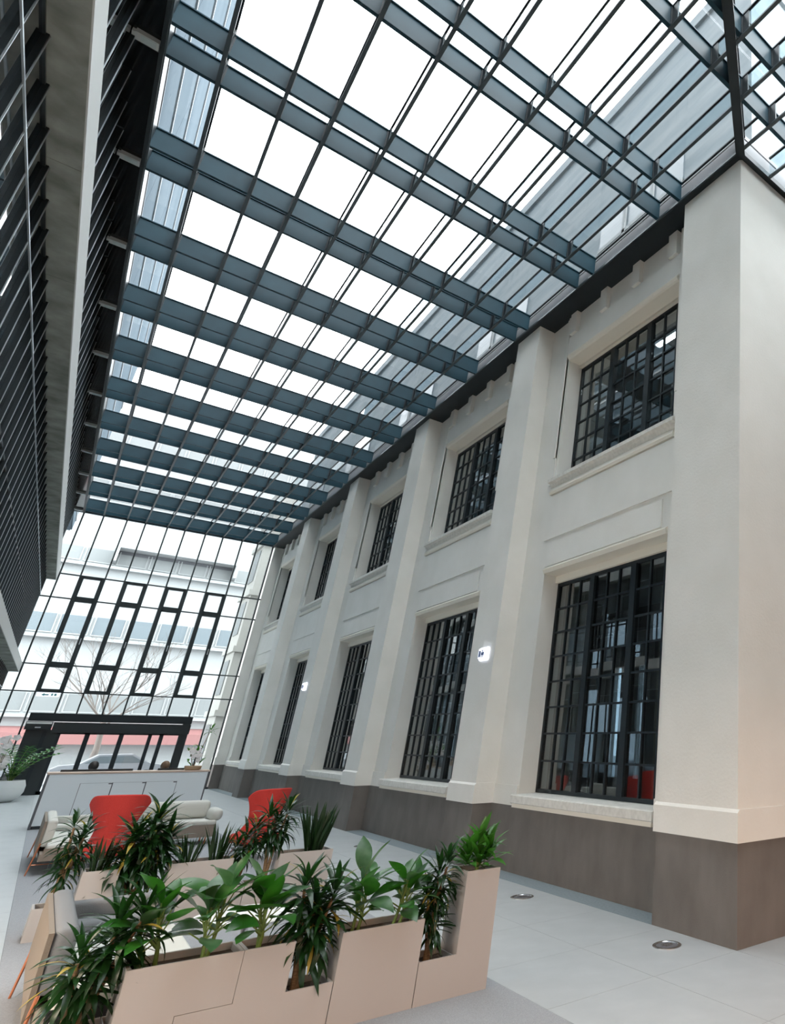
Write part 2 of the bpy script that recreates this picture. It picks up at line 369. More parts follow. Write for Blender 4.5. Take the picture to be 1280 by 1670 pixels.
# ------------------------------------------------------------------ roof
rf = struct('ceiling', label='glazed atrium roof on paired blue-grey steel beams')
YL = [2.05+2.755*k for k in range(-3, 12)]
def diag_x(y): return 0 if y >= 0 else y*1.22
bw = .05
bys = []
for yl in YL:
    for y in (yl-.62, yl):
        if y > YC-.1: continue
        bys.append(y)
        xr = -.1 if y > 0 else 5.0
        mb = MB().box(-6.96, xr, y-bw/2, y+bw/2, H+.01, HT-.03).box(-6.96, xr, y-.05, y+.05, HT-.03, HT-.01).box(-6.96, xr, y-.032, y+.032, H, H+.012)
        part('cross_beam', mb, P['steel'], rf)
for i, x in enumerate(MX):
    y0 = -6 if x < -.15 or i == 10 else 0
    part('bottom_bar', MB().box(x-.026, x+.026, y0, YC, H-.03, H), P['alu'], rf)
    part('top_bar', MB().box(x-.02, x+.02, y0, YC, HT-.015, HT+.01), P['steel_dark'], rf)
    if 0 < i < len(MX)-1: part('glass_fin', MB().box(x-.006, x+.006, y0, YC, H, HT-.015), P['fin'], rf)
mbk = MB().box(-.012, .012, -.13, 0, 0, .37).box(-.035, .035, -.012, 0, 0, .37)
meb = mbk.mesh('bracket', P['steel_dark'])
for y in bys:
    for x in (MX[1:-1]+([-.1, .62, 1.38, 2.0] if y < 0 else [])):
        if -4.5 < y < 30: link('bracket', meb, rf, (x, y-bw/2, H+.02))
# panes
ygr = [-6.0]+[YL[k]-.31 for k in range(1, 15) if YL[k] < YC-.5]+[YC]
MXX = MX+[.62, 1.38, 2.0, 2.76, 3.4, 4.15, 4.9]
for i in range(len(MXX)-1):
    for j in range(len(ygr)-1):
        x0, x1 = MXX[i]+.01, MXX[i+1]-.01; y0, y1 = ygr[j]+.008, ygr[j+1]-.008
        if i >= len(MX)-1 and y0 > -.5: continue
        if i >= len(MX)-1: y1 = min(y1, -.1)
        part('roof_pane', MB().box(x0, x1, y0, y1, HT, HT+.012), P['roofglass'], rf)
# edge beam and soffit towards the old facade
part('edge_beam', MB().box(-.10, -.005, 0, YC, H-.04, H+.06), P['steel_dark'], rf)
part('upstand', MB().box(-.03, -.005, 0, YC, H+.06, HT), P['cladj'], rf)
for k in range(NB):
    part('edge_soffit', MB().box(-.005, XB+.0, k*B+PW[k], (k+1)*B, H-.04, H+.06), P['steel_dark'], rf)
part('edge_cover', MB().box(-.03, .9, -.03, YC, HT+.05, HT+.12), P['cladj'], rf)
part('edge_beam', MB().box(-.10, 8, -.10, -.005, H-.04, H+.06), P['steel_dark'], rf)
part('upstand', MB().box(-.03, 8, -.03, -.005, H+.06, HT), P['cladj'], rf)
# hip beam
hb = MB(); L = 8.6; w2 = .075
hb.box(0, L, -w2, w2, -.06, .02).box(0, L, -.02, .02, .02, .44).box(0, L, -w2, w2, .44, .47)
o = part('hip_beam', hb, P['steel_dark'], rf); o.location = (0, 0, H); o.rotation_euler = (0, 0, math.atan2(-1, -1.22))
# the same grid beyond the corner
for x in (.62, 1.38, 2.0, 2.76, 3.4, 4.15):
    part('bottom_bar', MB().box(x-.026, x+.026, -6, -.1, H-.03, H), P['alu'], rf)
    part('top_bar', MB().box(x-.02, x+.02, -6, -.1, HT-.015, HT+.01), P['steel_dark'], rf)
    part('glass_fin', MB().box(x-.006, x+.006, -6, -.1, H, HT-.015), P['fin'], rf)
# ------------------------------------------------------------------ left facade
wl = struct('wall_left', label='dark glass facade with close vertical fins and concrete floor edges')
XF = -7.31; step = .689
levels = [(0.0, 4.47), (4.80, 8.17), (8.60, 11.2)]
ys = [-9+step*i for i in range(int((YC+9)/step)+1)]
for z0, z1 in levels:
    me_f = MB().box(0, .045, -.022, .010, z0, z1).mesh('fin', P['black'])
    me_e = MB().box(.045, .052, .002, .014, z0, z1).mesh('fin_edge', P['rail'])
    me_p = MB().box(-.012, 0, .018, step-.018, z0, z1).mesh('facade_pane', P['facade'])
    for y in ys:
        f_ = link('fin', me_f, wl, (XF, y, 0))
        link('fin_edge', me_e, f_, (0, 0, 0))
        link('facade_pane', me_p, wl, (XF, y, 0))
for z in (7.53, 3.85):
    part('rail', MB().box(XF+.046, XF+.062, -9, YC, z, z+.022), P['rail'], wl)
for z in (6.4, 5.0, 8.62):
    part('glazing_rail', MB().box(XF-.02, XF+.02, -9, YC, z, z+.05), P['black'], wl)
for z0, z1 in ((8.17, 8.58), (4.47, 4.80)):
    y = 3.91-2.745*5; i = 0
    while y < YC:
        ln = 2.745
        y2 = min(y+ln, YC-.05)
        s_ = part('slab_edge', MB().box(-7.29, -7.0, y+.004, y2-.004, z0, z1-.02), P['concrete'], wl)
        part('lit_edge_face', MB().box(-7.0, -6.985, y+.002, y2-.002, z0, z1), P['concrete_l'], s_)  # side face coloured paler to stand for light on the slab edge
        y = y2 if y2 < YC-.05 else YC+1
    part('slab', MB().box(-12, -7.43, -9, YC, z0-.1, z1), P['midroom'], wl)
    part('slab_joint', MB().box(-7.42, -7.29, -9, YC, z0-.03, z1+.03), P['black'], wl)
bwm = MB().box(-12.2, -12, -9, YC, 8.1, 11.6).box(-12.2, -12, -9, YC, 4.2, 5.2).box(-12.2, -12, -9, YC, 0, .5)
for i in range(15): bwm.box(-12.2, -12, -9+i*2.95, -9+i*2.95+(1.0 if i % 3 else 1.8), .5, 8.1)
part('back_wall', bwm, P['ext2'], wl)
part('inner_floor', MB().box(-12, -7.43, -9, YC, -.1, 0), P['tile'], wl)
part('inner_ceiling', MB().box(-12, -7.43, -9, YC, 11.2, 11.6), P['dark'], wl)
# soffit along the roof edge
for i in range(12):
    y = 2.05+2.755*(i-1); y0, y1 = y, min(y+2.755, YC)
    part('soffit_panel', MB().box(-7.42, -7.0, y0+.01, y1-.01, H+.02, H+.05), P['soffit'], wl)
    part('soffit_bar', MB().box(-7.40, -7.0, y0-.03, y0+.03, H-.01, H+.03), P['steel_dark'], wl)
part('soffit_panel', MB().box(-7.42, -7.0, -9, -.73, H+.02, H+.05), P['soffit'], wl)
part('roof_edge_beam', MB().box(-7.0, -6.95, -9, YC, H-.06, HT+.02), P['steel_dark'], wl)
part('parapet', MB().box(-7.6, -7.4, -9, YC, H+.02, 12.9), P['ext'], wl)
t0 = None
for i in range(11):
    y = 4.70+2.755*i
    if i == 0:
        t0 = thing('luminaire', '', 'light', (-7.16, y, H-.0), group='luminaires under the roof edge')
        part('housing', MB().box(-.10, .15, -.075, .075, -.05, .02), P['lampbody'], t0)
        part('lamp_glass', MB().box(-.04, .12, -.055, .055, -.056, -.05), P['lampglass'], t0)
        part('side_bracket', MB().box(-.14, -.10, -.04, .04, -.035, .02), P['lampbody'], t0)
        c = t0
    else:
        c = copy_tree(t0); c.location = (-7.16, y, H)
    c['label'] = 'grey box luminaire under the roof edge, %s from the near end' % ['first', 'second', 'third', 'fourth', 'fifth', 'sixth', 'seventh', 'eighth', 'ninth', 'tenth', 'farthest'][i]
# pale building rising beyond the left roof edge
lb = thing('clad_building', 'pale blue-grey panel-clad building rising above the left roof edge', 'building')
zz_ = [12.9, 15.4, 18.0, 20.8, 24.0, 27.8]
for j in range(5):
    for i in range(9):
        y0 = -6+i*5.6
        part('cladding_panel', MB().box(-9, -7.6, y0+.02, y0+5.58, zz_[j]+.05, zz_[j+1]-.05), P['clad'], lb)
part('joint_backing', MB().box(-8.9, -7.66, -6, 44.4, 12.9, 27.8), P['clad'], lb)
for z in (13.5, 15.6, 18.0, 20.7, 23.6): part('joint_strip', MB().box(-7.6, -7.56, -6, 44.4, z-.05, z+.05), P['cladj'], lb)
# ------------------------------------------------------------------ back of the hall (behind the camera)
wb = struct('wall_back', label='back wall and low lobby behind the viewpoint, with added light-blocking walls')
part('wall_surface', MB().box(-9, 9, -12.2, -12, 0, 11.2), P['plaster'], wb)
part('mezzanine', MB().box(-9, 9, -12, -5.75, 2.85, 3.2), P['plaster'], wb)
part('upper_light_block', MB().box(-9, 9, -5.9, -5.75, 3.2, 11.6), P['midroom'], wb)  # unseen wall set close to cut roof light on the end face
part('side_light_block', MB().box(3.0, 3.2, -12, 0.0, 0, 11.6), P['midroom'], wb)  # unseen wall moved in to block light from the right
# ------------------------------------------------------------------ far curtain wall
cw = struct('wall_far', label='glazed end wall with thin dark mullions')
TZ = [3.78, 4.83, 7.49, 8.48]
allx = [-7.38]+MX
md = P['frame_metal']
for x in allx:
    z0 = 2.98 if -6.2 < x < -1.3 else 0
    part('mullion', MB().box(x-.025, x+.025, YC-.04, YC+.10, z0, H), md, cw)
for z in TZ: part('transom', MB().box(-7.42, 0, YC-.03, YC+.09, z-.022, z+.022), md, cw)
part('top_rail', MB().box(-7.42, 0, YC-.04, YC+.1, H-.03, H+.45), P['steel'], cw)
part('bottom_rail', MB().box(-7.42, -6.24, YC-.03, YC+.09, 0, .08).box(-1.24, 0, YC-.03, YC+.09, 0, .08), md, cw)
zs = [0.08]+TZ+[H]
for i in range(len(allx)-1):
    x0, x1 = allx[i]+.025, allx[i+1]-.025
    for j in range(len(zs)-1):
        a0 = zs[j]
        if j == 0 and x0 > -6.3 and x1 < -1.3: a0 = 2.98
        part('pane', MB().box(x0, x1, YC+.02, YC+.03, a0, zs[j+1]), P['clear'], cw)
for n, (x0, x1) in enumerate([(-6.34, -5.58), (-4.96, -4.20), (-3.57, -2.81), (-2.14, -1.38)]):
    t = struct('window_%d' % (11+n), (x0, YC, 3.78), label='dark framed opening casement stack, %s from the left' % ['first', 'second', 'third', 'fourth'][n])
    W = x1-x0
    for (a, b) in ((0, 1.05), (1.05, 3.71), (3.71, 4.70)):
        f_ = part('casement', MB().box(-.02, .125, -.10, .04, a, b).box(W-.125, W+.02, -.10, .04, a, b).box(.1, W-.1, -.10, .04, a, a+.11).box(.1, W-.1, -.10, .04, b-.11, b), md, t)
        if b-a > 2: part('handle', MB().box(W-.06, W-.035, -.14, -.09, 1.9, 2.15), P['rail'], f_)
# entrance
de = struct('door_1', (0, YC, 0), label='dark framed glass entrance with sliding leaves')
part('head_beam', MB().box(-6.24, -1.24, -.10, .12, 2.68, 2.98), P['steel_dark'], de)
part('operator_box', MB().box(-5.50, -1.24, -.18, .10, 2.26, 2.64), P['black'], de)
part('door_post', MB().box(-1.52, -1.26, -.10, .1, 0, 2.68), P['black'], de)
part('side_panel', MB().box(-6.20, -5.30, -.10, .1, 0, 2.36), P['black'], de)
part('side_panel_rib', MB().box(-5.72, -5.60, -.14, -.10, 0, 2.3), P['steel_dark'], de)
part('side_box', MB().box(-6.26, -5.52, -.22, -.02, 2.36, 2.66), P['black'], de)
part('light_strip', MB().box(-6.24, -5.55, -.24, -.22, 2.57, 2.64), P['concrete_l'], de, label='pale strip on the dark box')
part('label_plate', MB().box(-5.98, -5.82, -.235, -.22, 2.42, 2.46), P['rail'], de)
for a, b, tk in ((-5.30, -4.45, .10), (-4.45, -3.42, .10), (-3.42, -2.50, .10), (-2.50, -2.15, .07), (-2.15, -1.50, .10)):
    lf = part('door_leaf', MB().box(a, a+tk, -.06, 0, 0, 2.26).box(b-tk/2, b, -.06, 0, 0, 2.26).box(a, b, -.06, 0, 0, .12).box(a, b, -.06, 0, 2.2, 2.28), P['steel_dark'], de)
    part('door_glass', MB().box(a+tk, b-tk/2, -.035, -.025, .12, 2.2), P['clear'], lf)
# ------------------------------------------------------------------ signs on the pilasters
for i, (y, z) in enumerate(((6.87, 3.62), (19.95, 3.70))):
    t = thing('emergency_sign', ['lit white emergency sign box with blue running-man mark on the second pilaster', 'small lit white emergency sign on the fourth pilaster'][i], 'sign', (-.0, y, z), group=None)
    part('sign_box', MB().bbox(-.06, 0, -.17, .17, -.13, .13, .03), P['sign'], t)
    part('sign_face', MB().box(-.085, -.05, -.14, .14, -.09, .10), P['sign'], t)
    mk = MB().box(-.088, -.085, -.10, .02, -.03, .03).box(-.088, -.085, .04, .12, -.06, .06).sphere((-.087, -.03, .055), .022, 10, 6, (.1, 1, 1)).box(-.088, -.085, -.08, -.05, -.07, -.03).box(-.088, -.085, -.02, .01, -.07, -.03)
    part('pictogram', mk, P['signmark'], t)
t = thing('exit_sign', 'small white exit sign with teal mark hanging by the far entrance', 'sign', (-5.96, YC-.12, 3.62))
part('sign_plate', MB().box(-.32, .32, 0, .03, -.02, .13), P['sign'], t)
part('arrow_mark', MB().prism([(-.2, .04), (-.1, .11), (-.1, .07), (.02, .07), (.02, .02), (-.1, .02), (-.1, -.01)], 1, -.006, 0).box(.08, .14, -.006, 0, .01, .10).box(.17, .24, -.006, 0, .01, .10), P['teal'], t)
# ------------------------------------------------------------------ floor lights
for i, (x, y, lab) in enumerate([(-.39, 3.77, 'round floor light in the pale tiles beside the tall planter box'), (-.40, .65, 'round floor light nearest to the old building corner'), (-.48, 10.2, 'round floor light far along the wall by the third pilaster'), (-.48, 13.6, 'round floor light farthest along the plinth')]):
    t = thing('floor_light', lab, 'floor light', (x, y, 0))
    part('outer_ring', MB().lathe([(.10, 0), (.155, 0), (.155, .006), (.145, .010), (.125, .010), (.12, .004), (.10, .004)], n=28), P['chrome'], t)
    part('lens', MB().lathe([(.001, .003), (.118, .003), (.11, .006), (.001, .007)], n=24), P['gap'], t)
    part('grille', MB().box(-.07, .07, -.008, .008, .006, .010).box(-.05, .05, -.045, -.03, .006, .010).box(-.05, .05, .03, .045, .006, .010), P['chrome'], t)
# ------------------------------------------------------------------ planters
PM = .31
def planter(name, label, cells, x0, y0, dep, group=None):
    """cells: list of (column index from x0, level) filled; tops open where nothing above"""
    xs = sorted({c for c, _ in cells})
    t = thing(name, label, 'planter', (x0+min(xs)*PM, y0, 0), group=group)
    off = (x0+min(xs)*PM, y0, 0)
    hts = {c: max(l for cc, l in cells if cc == c)+1 for c in xs}
    lows = {c: min(l for cc, l in cells if cc == c) for c in xs}
    g = .003; th = .018
    # outer faces: front and back as one outline each, side walls where heights differ
    body = MB()
    for c in xs:
        a, b = x0+c*PM, x0+(c+1)*PM
        a2 = a+(g if c-1 not in xs else 0); b2 = b-(g if c+1 not in xs else 0)
        z0, z1 = lows[c]*PM+(g if lows[c] else 0), hts[c]*PM
        body.box(a2, b2, y0, y0+th, z0, z1); body.box(a2, b2, y0+dep-th, y0+dep, z0, z1)
        hl = hts.get(c-1, 0) if lows.get(c-1, 9) <= hts[c] else 0
        if c-1 not in xs: body.box(a2, a2+th, y0+th, y0+dep-th, z0, z1)
        elif hts[c-1] < hts[c]: body.box(a, a+th, y0+th, y0+dep-th, hts[c-1]*PM-.03, z1)
        if c+1 not in xs: body.box(b2-th, b2, y0+th, y0+dep-th, z0, z1)
        elif hts[c+1] < hts[c]: body.box(b-th, b, y0+th, y0+dep-th, hts[c+1]*PM-.03, z1)
        body.box(a2, b2, y0+th, y0+dep-th, z0, z0+.02)
    part('body', body, P['planter'], t, off=off)
    # runs of equal height -> rim and soil
    i = 0
    while i < len(xs):
        j = i
        while j+1 < len(xs) and hts[xs[j+1]] == hts[xs[i]]: j += 1
        a, b, z = x0+xs[i]*PM+th, x0+(xs[j]+1)*PM-th, hts[xs[i]]*PM
        part('liner', MB().box(a, b, y0+th, y0+th+.006, z-.10, z-.002).box(a, b, y0+dep-th-.006, y0+dep-th, z-.10, z-.002).box(a, a+.006, y0+th, y0+dep-th, z-.1, z-.002).box(b-.006, b, y0+th, y0+dep-th, z-.1, z-.002), P['planter_in'], t, off=off)
        part('soil', MB().box(a+.006, b-.006, y0+th+.006, y0+dep-th-.006, z-.12, z-.045), P['soil'], t, off=off)
        i = j+1
    return t
X1 = -2.34-9*PM
Y1 = .775
planter('planter_box', 'L-shaped beige planter box with the tall end tower, nearest the wall', [(8, 0), (8, 1), (8, 2), (7, 0)], X1, Y1, .33)
planter('planter_box', 'plain square beige planter box next to the L-shaped tower box', [(5, 0), (5, 1), (6, 0), (6, 1)], X1, Y1, .33)
planter('planter_box', 'stepped beige planter box with a low right pocket in the near row', [(4, 0), (3, 0), (3, 1), (2, 0)], X1, Y1, .33)
planter('planter_box', 'beige planter box stacked half over its neighbour at the left of the near row', [(2, 1), (1, 1), (1, 0), (0, 0)], X1, Y1, .33)
X2 = -5.2; Y2 = 5.4
planter('planter_box', 'beige planter box at the left end of the rear row', [(0, 0), (1, 0), (1, 1), (2, 0)], X2, Y2, .33)
planter('planter_box', 'beige planter box in the middle of the rear row in front of the white sofa', [(3, 0), (3, 1), (4, 0), (4, 1)], X2+.13, Y2, .33)
planter('planter_box', 'beige planter box at the right end of the rear row below the blade-leaved plant', [(6, 0), (7, 0), (7, 1), (8, 1), (8, 0)], X2, Y2, .33)
planter('planter_box', 'low beige planter box with its neighbours rising either side in the rear row', [(5, 0)], X2+.0, Y2, .33)
# ------------------------------------------------------------------ plants
def leaf_geo(L, W, droop, fold=.25, n=7, tip=.9, base=.25, wave=0):
    """leaf along +X, drooping in -Z; returns verts, faces"""
    v = []; f = []
    ang = 0; x = z = 0; ds = L/n
    for i in range(n+1):
        t = i/n
        wd = W/2*max(.02, math.sin(math.pi*min(1, (t*(1-base)+base*0+t*base+.03*(1-t))))**(1.05) if t < 1 else .02)
        if t < .5: wd = W/2*max(.12, math.sin(math.pi*(t*.95+.05)/1.0)**.8)
        zz = math.sin(t*9)*wave
        v += [(x, -wd, z+wd*fold+zz), (x, 0, z), (x, wd, z+wd*fold-zz)]
        x += ds*math.cos(ang); z -= ds*math.sin(ang); ang += droop/n
    for i in range(n):
        a = 3*i
        f += [(a, a+3, a+4, a+1), (a+1, a+4, a+5, a+2)]
    return v, f
def leafmesh(m, *a, **k):
    v, f = leaf_geo(*a, **k); mb = MB(); mb.add(v, f); mb.smooth = True; return mb.mesh('leaf', m)
LM = {
 'dr': [leafmesh(P['dr'], .31, .042, d) for d in (.5, 1.0, 1.5)]+[leafmesh(P['dr'], .25, .040, .8), leafmesh(P['dr2'], .26, .03, 1.1)],
 'bl': [leafmesh(P['bl'], .36, .16, d, .18, n=10, wave=.006) for d in (.3, .8)]+[leafmesh(P['bl'], .28, .13, .6, .2, n=9)],
 'bv': [leafmesh(P['bl2'], .34, .15, d, .18, n=10, wave=.006) for d in (.4, .9)],
 'ag': [leafmesh(P['ag'], .24, .065, d, .25) for d in (.2, .7, 1.1)],
 'sn': [leafmesh(P['sn'], .42, .034, d, .3) for d in (.05, .25)],
}
def place_leaf(me, parent, p, az, el, sc=1, roll=0):
    o = bpy.data.objects.new('leaf', me); o.parent = parent; o.location = p
    o.rotation_euler = (Euler((roll, 0, 0)).to_matrix().to_4x4()).to_euler()
    o.matrix_local = Matrix.Translation(p) @ Matrix.Rotation(az, 4, 'Z') @ Matrix.Rotation(-el, 4, 'Y') @ Matrix.Rotation(roll, 4, 'X') @ Matrix.Scale(sc, 4)
    COL.objects.link(o); return o
def rosette_list(p, n, kind, elmin=-.3, elmax=1.35, sc=1, spread=.12, rnd=R):
    out = []
    for i in range(n):
        t = i/max(1, n-1); az = i*2.399+rnd.uniform(-.3, .3); el = elmin+(elmax-elmin)*t+rnd.uniform(-.15, .15)
        q = Vector(p)+Vector((math.cos(az)*.01, math.sin(az)*.01, (t-.6)*spread))
        out.append((rnd.choice(range(len(LM[kind])-(1 if kind == 'dr' and rnd.random() < .75 else 0))), q, az, el, sc*rnd.uniform(.75, 1.1), rnd.uniform(-.3, .3)))
    return out
def emit_leaves(lst, kind, parent, joined=False, yellow=0):
    if not joined:
        for i, q, az, el, s_, ro in lst: place_leaf(LM[kind][i], parent, q, az, el, s_, ro)
    else:
        mb = MB(); mb.smooth = True
        for i, q, az, el, s_, ro in lst:
            me = LM[kind][i]; Mx = Matrix.Translation(q) @ Matrix.Rotation(az, 4, 'Z') @ Matrix.Rotation(-el, 4, 'Y') @ Matrix.Rotation(ro, 4, 'X') @ Matrix.Scale(s_, 4)
            mb.add([v.co for v in me.vertices], [tuple(p.vertices) for p in me.polygons], Mx)
        o = part('foliage', mb, LM[kind][0].materials[0], parent, kind='stuff'); return o
def dracaena(label, x, y, z, canes, joined=False, sc=1, n=16, seed=1, heads=2, group=None):
    """canes: list of (dx, dy, height)"""
    rnd = random.Random(seed)
    t = thing('dracaena', label, 'plant', (x, y, z), group=group)
    lst = []
    for dx, dy, h in canes:
        b = Vector((rnd.uniform(-.03, .03), rnd.uniform(-.03, .03), 0)); top = Vector((dx, dy, h))
        mid = (b+top)/2+Vector((rnd.uniform(-.02, .02), rnd.uniform(-.02, .02), 0))
        part('cane', MB().tube([b-Vector((0, 0, .03)), mid, top], [.022, .017, .010], 8), P['cane'], t)
        for j in range(heads):
            q = mid.lerp(top, 1-j*(.85/max(1, heads)))
            lst += rosette_list(q, n, 'dr', -.75 if j else -.5, 1.4 if j == 0 else .6, sc, .16, rnd)
    if joined:
        emit_leaves([l for l in lst if l[0] < 4], 'dr', t, True)
        yl = [l for l in lst if l[0] == 4]
        mb = MB(); mb.smooth = True
        for i, q, az, el, s_, ro in yl:
            me = LM['dr'][i]; Mx = Matrix.Translation(q) @ Matrix.Rotation(az, 4, 'Z') @ Matrix.Rotation(-el, 4, 'Y') @ Matrix.Scale(s_, 4)
            mb.add([v.co for v in me.vertices], [tuple(p.vertices) for p in me.polygons], Mx)
        if yl: part('yellow_leaves', mb, P['dr2'], t, kind='stuff', label='yellowing leaves')
    else: emit_leaves(lst, 'dr', t)
    return t
def broad(label, x, y, z, h, n=9, seed=1, kinds=('bl', 'bv'), sc=1, lean=0):
    rnd = random.Random(seed)
    t = thing('dieffenbachia', label, 'plant', (x, y, z))
    ns = 2
    for c in range(ns):
        bx = rnd.uniform(-.05, .05); by = rnd.uniform(-.04, .04)
        top = Vector((bx+rnd.uniform(-.06, .06)+lean*.3, by+rnd.uniform(-.05, .05), h*(.62 if c == 0 else .42)))
        part('stem', MB().tube([(bx, by, -.03), ((bx+top.x)/2+.01, (by+top.y)/2, top.z*.5), top], [.014, .012, .008], 8), P['stem'], t)
        for i in range(n):
            az = i*2.4+rnd.uniform(-.4, .4)+seed; tt = i/(n-1); el = .15+1.15*tt+rnd.uniform(-.15, .15)
            q = Vector((bx, by, 0)).lerp(top, .45+.55*tt)
            # petiole
            pl = .10+.05*rnd.random(); e2 = min(1.45, el+.35); d = Vector((math.cos(az)*math.cos(e2), math.sin(az)*math.cos(e2), math.sin(e2)))*pl
            part('petiole', MB().tube([q, q+d*.5, q+d], [.006, .005, .004], 6), P['stem'], t)
            k = kinds[0] if rnd.random() < .65 else kinds[1]
            place_leaf(rnd.choice(LM[k]), t, q+d, az, el-.1, sc*rnd.uniform(.7, 1.1)*(h/.62)**.5, rnd.uniform(-.5, .5))
    return t
YP = Y1+.165
dracaena('dark green dracaena with two bare canes at the left end of the near planter row', -5.0, YP, .26, [(-.06, -.04, .42), (.09, .03, .55), (.20, 0, .62), (.02, .05, .30)], n=32, seed=3, heads=2, sc=.92)
broad('broad-leaved plant with pale veined leaves at the left of the near planters', -4.70, YP, .565, .42, 12, 2, ('bv', 'bl'))
broad('big glossy broad-leaved plant with a reddish leaf, near planters left of centre', -4.40, YP, .565, .50, 12, 5)
broad('broad-leaved plant behind the joint of two near planter boxes', -4.05, YP, .565, .46, 12, 8)
dracaena('dark dracaena standing in the low pocket of the near planters', -3.77, YP, .265, [(0, 0, .50), (-.09, .03, .66), (.11, -.02, .58), (.03, 0, .40)], n=31, seed=11, heads=2)
broad('upright broad-leaved plant at the left of the square planter box', -3.44, YP, .565, .46, 12, 13)
broad('broad-leaved plant with veined leaves at the right of the square planter box', -3.16, YP, .565, .40, 12, 17, ('bl', 'bv'))
dracaena('dense dark dracaena in the low pocket beside the tall planter tower', -2.83, YP, .265, [(0, 0, .62), (-.05, .03, .45), (.05, -.02, .70), (.02, .02, .32)], n=31, seed=19, heads=2, sc=.78)
t = thing('aglaonema', 'bright green bushy plant on top of the tall planter tower', 'plant', (-2.49, YP, .885))
rnd = random.Random(4)
part('stem', MB().tube([(0, 0, -.03), (0, 0, .1), (.01, 0, .18)], [.02, .016, .01]), P['stem'], t)
for c in ((0, 0, .10), (-.08, .03, .13), (.09, -.0, .14), (0, .02, .22)):
    emit_leaves(rosette_list(c, 19, 'ag', .32, 1.45, 1.0, .12, rnd), 'ag', t)
# rear row
YQ = Y2+.165
dracaena('variegated dracaena with thick canes at the left end of the rear planter row', -5.05, YQ, .265, [(0, 0, .40), (.05, .02, .62), (-.03, 0, .80), (.08, 0, .70)], True, .8, 22, 23, 2)
def blades(label, x, y, z, n, h, seed, rad=.08):
    rnd = random.Random(seed); t = thing('snake_plant', label, 'plant', (x, y, z)); lst = []
    for i in range(n):
        az = rnd.uniform(0, 6.28); r_ = rad*math.sqrt(rnd.random())
        lst.append((rnd.choice((0, 1)), Vector((math.cos(az)*r_, math.sin(az)*r_*.8, -.02)), az, rnd.uniform(1.32, 1.56), h/.42*rnd.uniform(.65, 1.05), rnd.uniform(-1, 1)))
    emit_leaves(lst, 'sn', t); return t
blades('dark blade-leaved plant behind the left rear planter box', -4.75, YQ, .565, 22, .42, 31)
dracaena('large drooping dracaena with yellow leaves in the middle of the rear row', -4.38, YQ, .27, [(0, 0, .66), (-.14, .02, .62), (.16, 0, .56), (.02, 0, .80), (-.02, 0, .42), (-.2, 0, .40)], True, 1.15, 40, 29, 2)
blades('short dark blade-leaved plant in the middle rear planter box', -3.96, YQ, .565, 26, .40, 33)
blades('upright dark leaved plant right of the short one in the middle rear box', -3.68, YQ, .565, 26, .50, 35)
dracaena('glossy dark dracaena before the right red chair', -3.42, YQ, .27, [(0, 0, .52), (.08, 0, .62), (-.08, 0, .42)], True, .85, 28, 37, 2)
dracaena('dense dark dracaena left of the tall blade-leaved plant in the rear row', -3.12, YQ, .27, [(0, 0, .70), (.10, 0, .82), (-.1, 0, .76)], True, .95, 32, 41, 2)
blades('tall blade-leaved plant at the right end of the rear planter row', -2.62, YQ, .565, 44, .66, 43, .10)
# ------------------------------------------------------------------ bowl pot and orchid at the far left
t = thing('bowl_planter', 'large round white bowl pot on the floor by the entrance', 'planter', (-6.12, 28.9, 0))
part('bowl', MB().lathe([(.28, 0), (.42, .10), (.50, .30), (.50, .50), (.44, .68), (.41, .68), (.44, .5), (.30, .45)], n=36), P['pot'], t)
part('soil', MB().lathe([(.01, .52), (.435, .52), (.43, .58), (.01, .60)], n=28), P['soil'], t)
t = thing('zamioculcas', 'bright green arching fern-like plant in the white bowl pot', 'plant', (-6.05, 28.9, .6))
rnd = random.Random(9)
for i in range(13):
    az = i*.62-1.9 if i < 9 else rnd.uniform(0, 6.28); el = rnd.uniform(1.15, 1.5); Ln = rnd.uniform(1.5, 2.0)
    pts = []; p = Vector((0, 0, -.05)); a = el
    for j in range(12):
        pts.append(p.copy()); p = p+Vector((math.cos(az)*math.cos(a), math.sin(az)*math.cos(a), math.sin(a)))*Ln/12; a -= .095
    st = part('frond', MB().tube(pts, [.016-.001*j for j in range(12)], 6), P['stem'], t)
    mb = MB(); mb.smooth = True
    for j in range(2, 12):
        for s_ in (-1, 1):
            v, f = leaf_geo(.17, .075, .4)
            mb.add(v, f, Matrix.Translation(pts[j]) @ Matrix.Rotation(az+s_*1.1, 4, 'Z') @ Matrix.Rotation(-.5, 4, 'Y'))
    part('leaflets', mb, P['zz'], st, kind='stuff')
t = thing('orchid', 'white flowering orchid spray in the white bowl pot', 'plant', (-6.45, 28.7, .6))
rnd = random.Random(5)
for s_ in range(4):
    top = Vector((rnd.uniform(-.35, .25), rnd.uniform(-.1, .1), rnd.uniform(1.1, 1.55)))
    part('stem', MB().tube([(0, 0, -.05), (top.x*.2, 0, .6), top], [.012, .01, .006], 6), P['cane'], t)
    for j in range(6):
        c = Vector((top.x*(.35+.13*j)+rnd.uniform(-.09, .09), rnd.uniform(-.1, .1), .45+j*.19+rnd.uniform(-.06, .06)))
        mb = MB(); mb.smooth = True
        for q in range(5):
            v, f = leaf_geo(.12, .10, .5, .1, n=4)
            mb.add(v, f, Matrix.Translation(c) @ Matrix.Rotation(-math.pi/2, 4, 'X') @ Matrix.Rotation(q*1.257, 4, 'Z') @ Matrix.Rotation(-.2, 4, 'Y'))
        part('flower', mb, P['petal'], t)
for j in range(5): place_leaf(LM['bl'][2], t, Vector((0, 0, .0)), j*1.25, .9, 1.3)
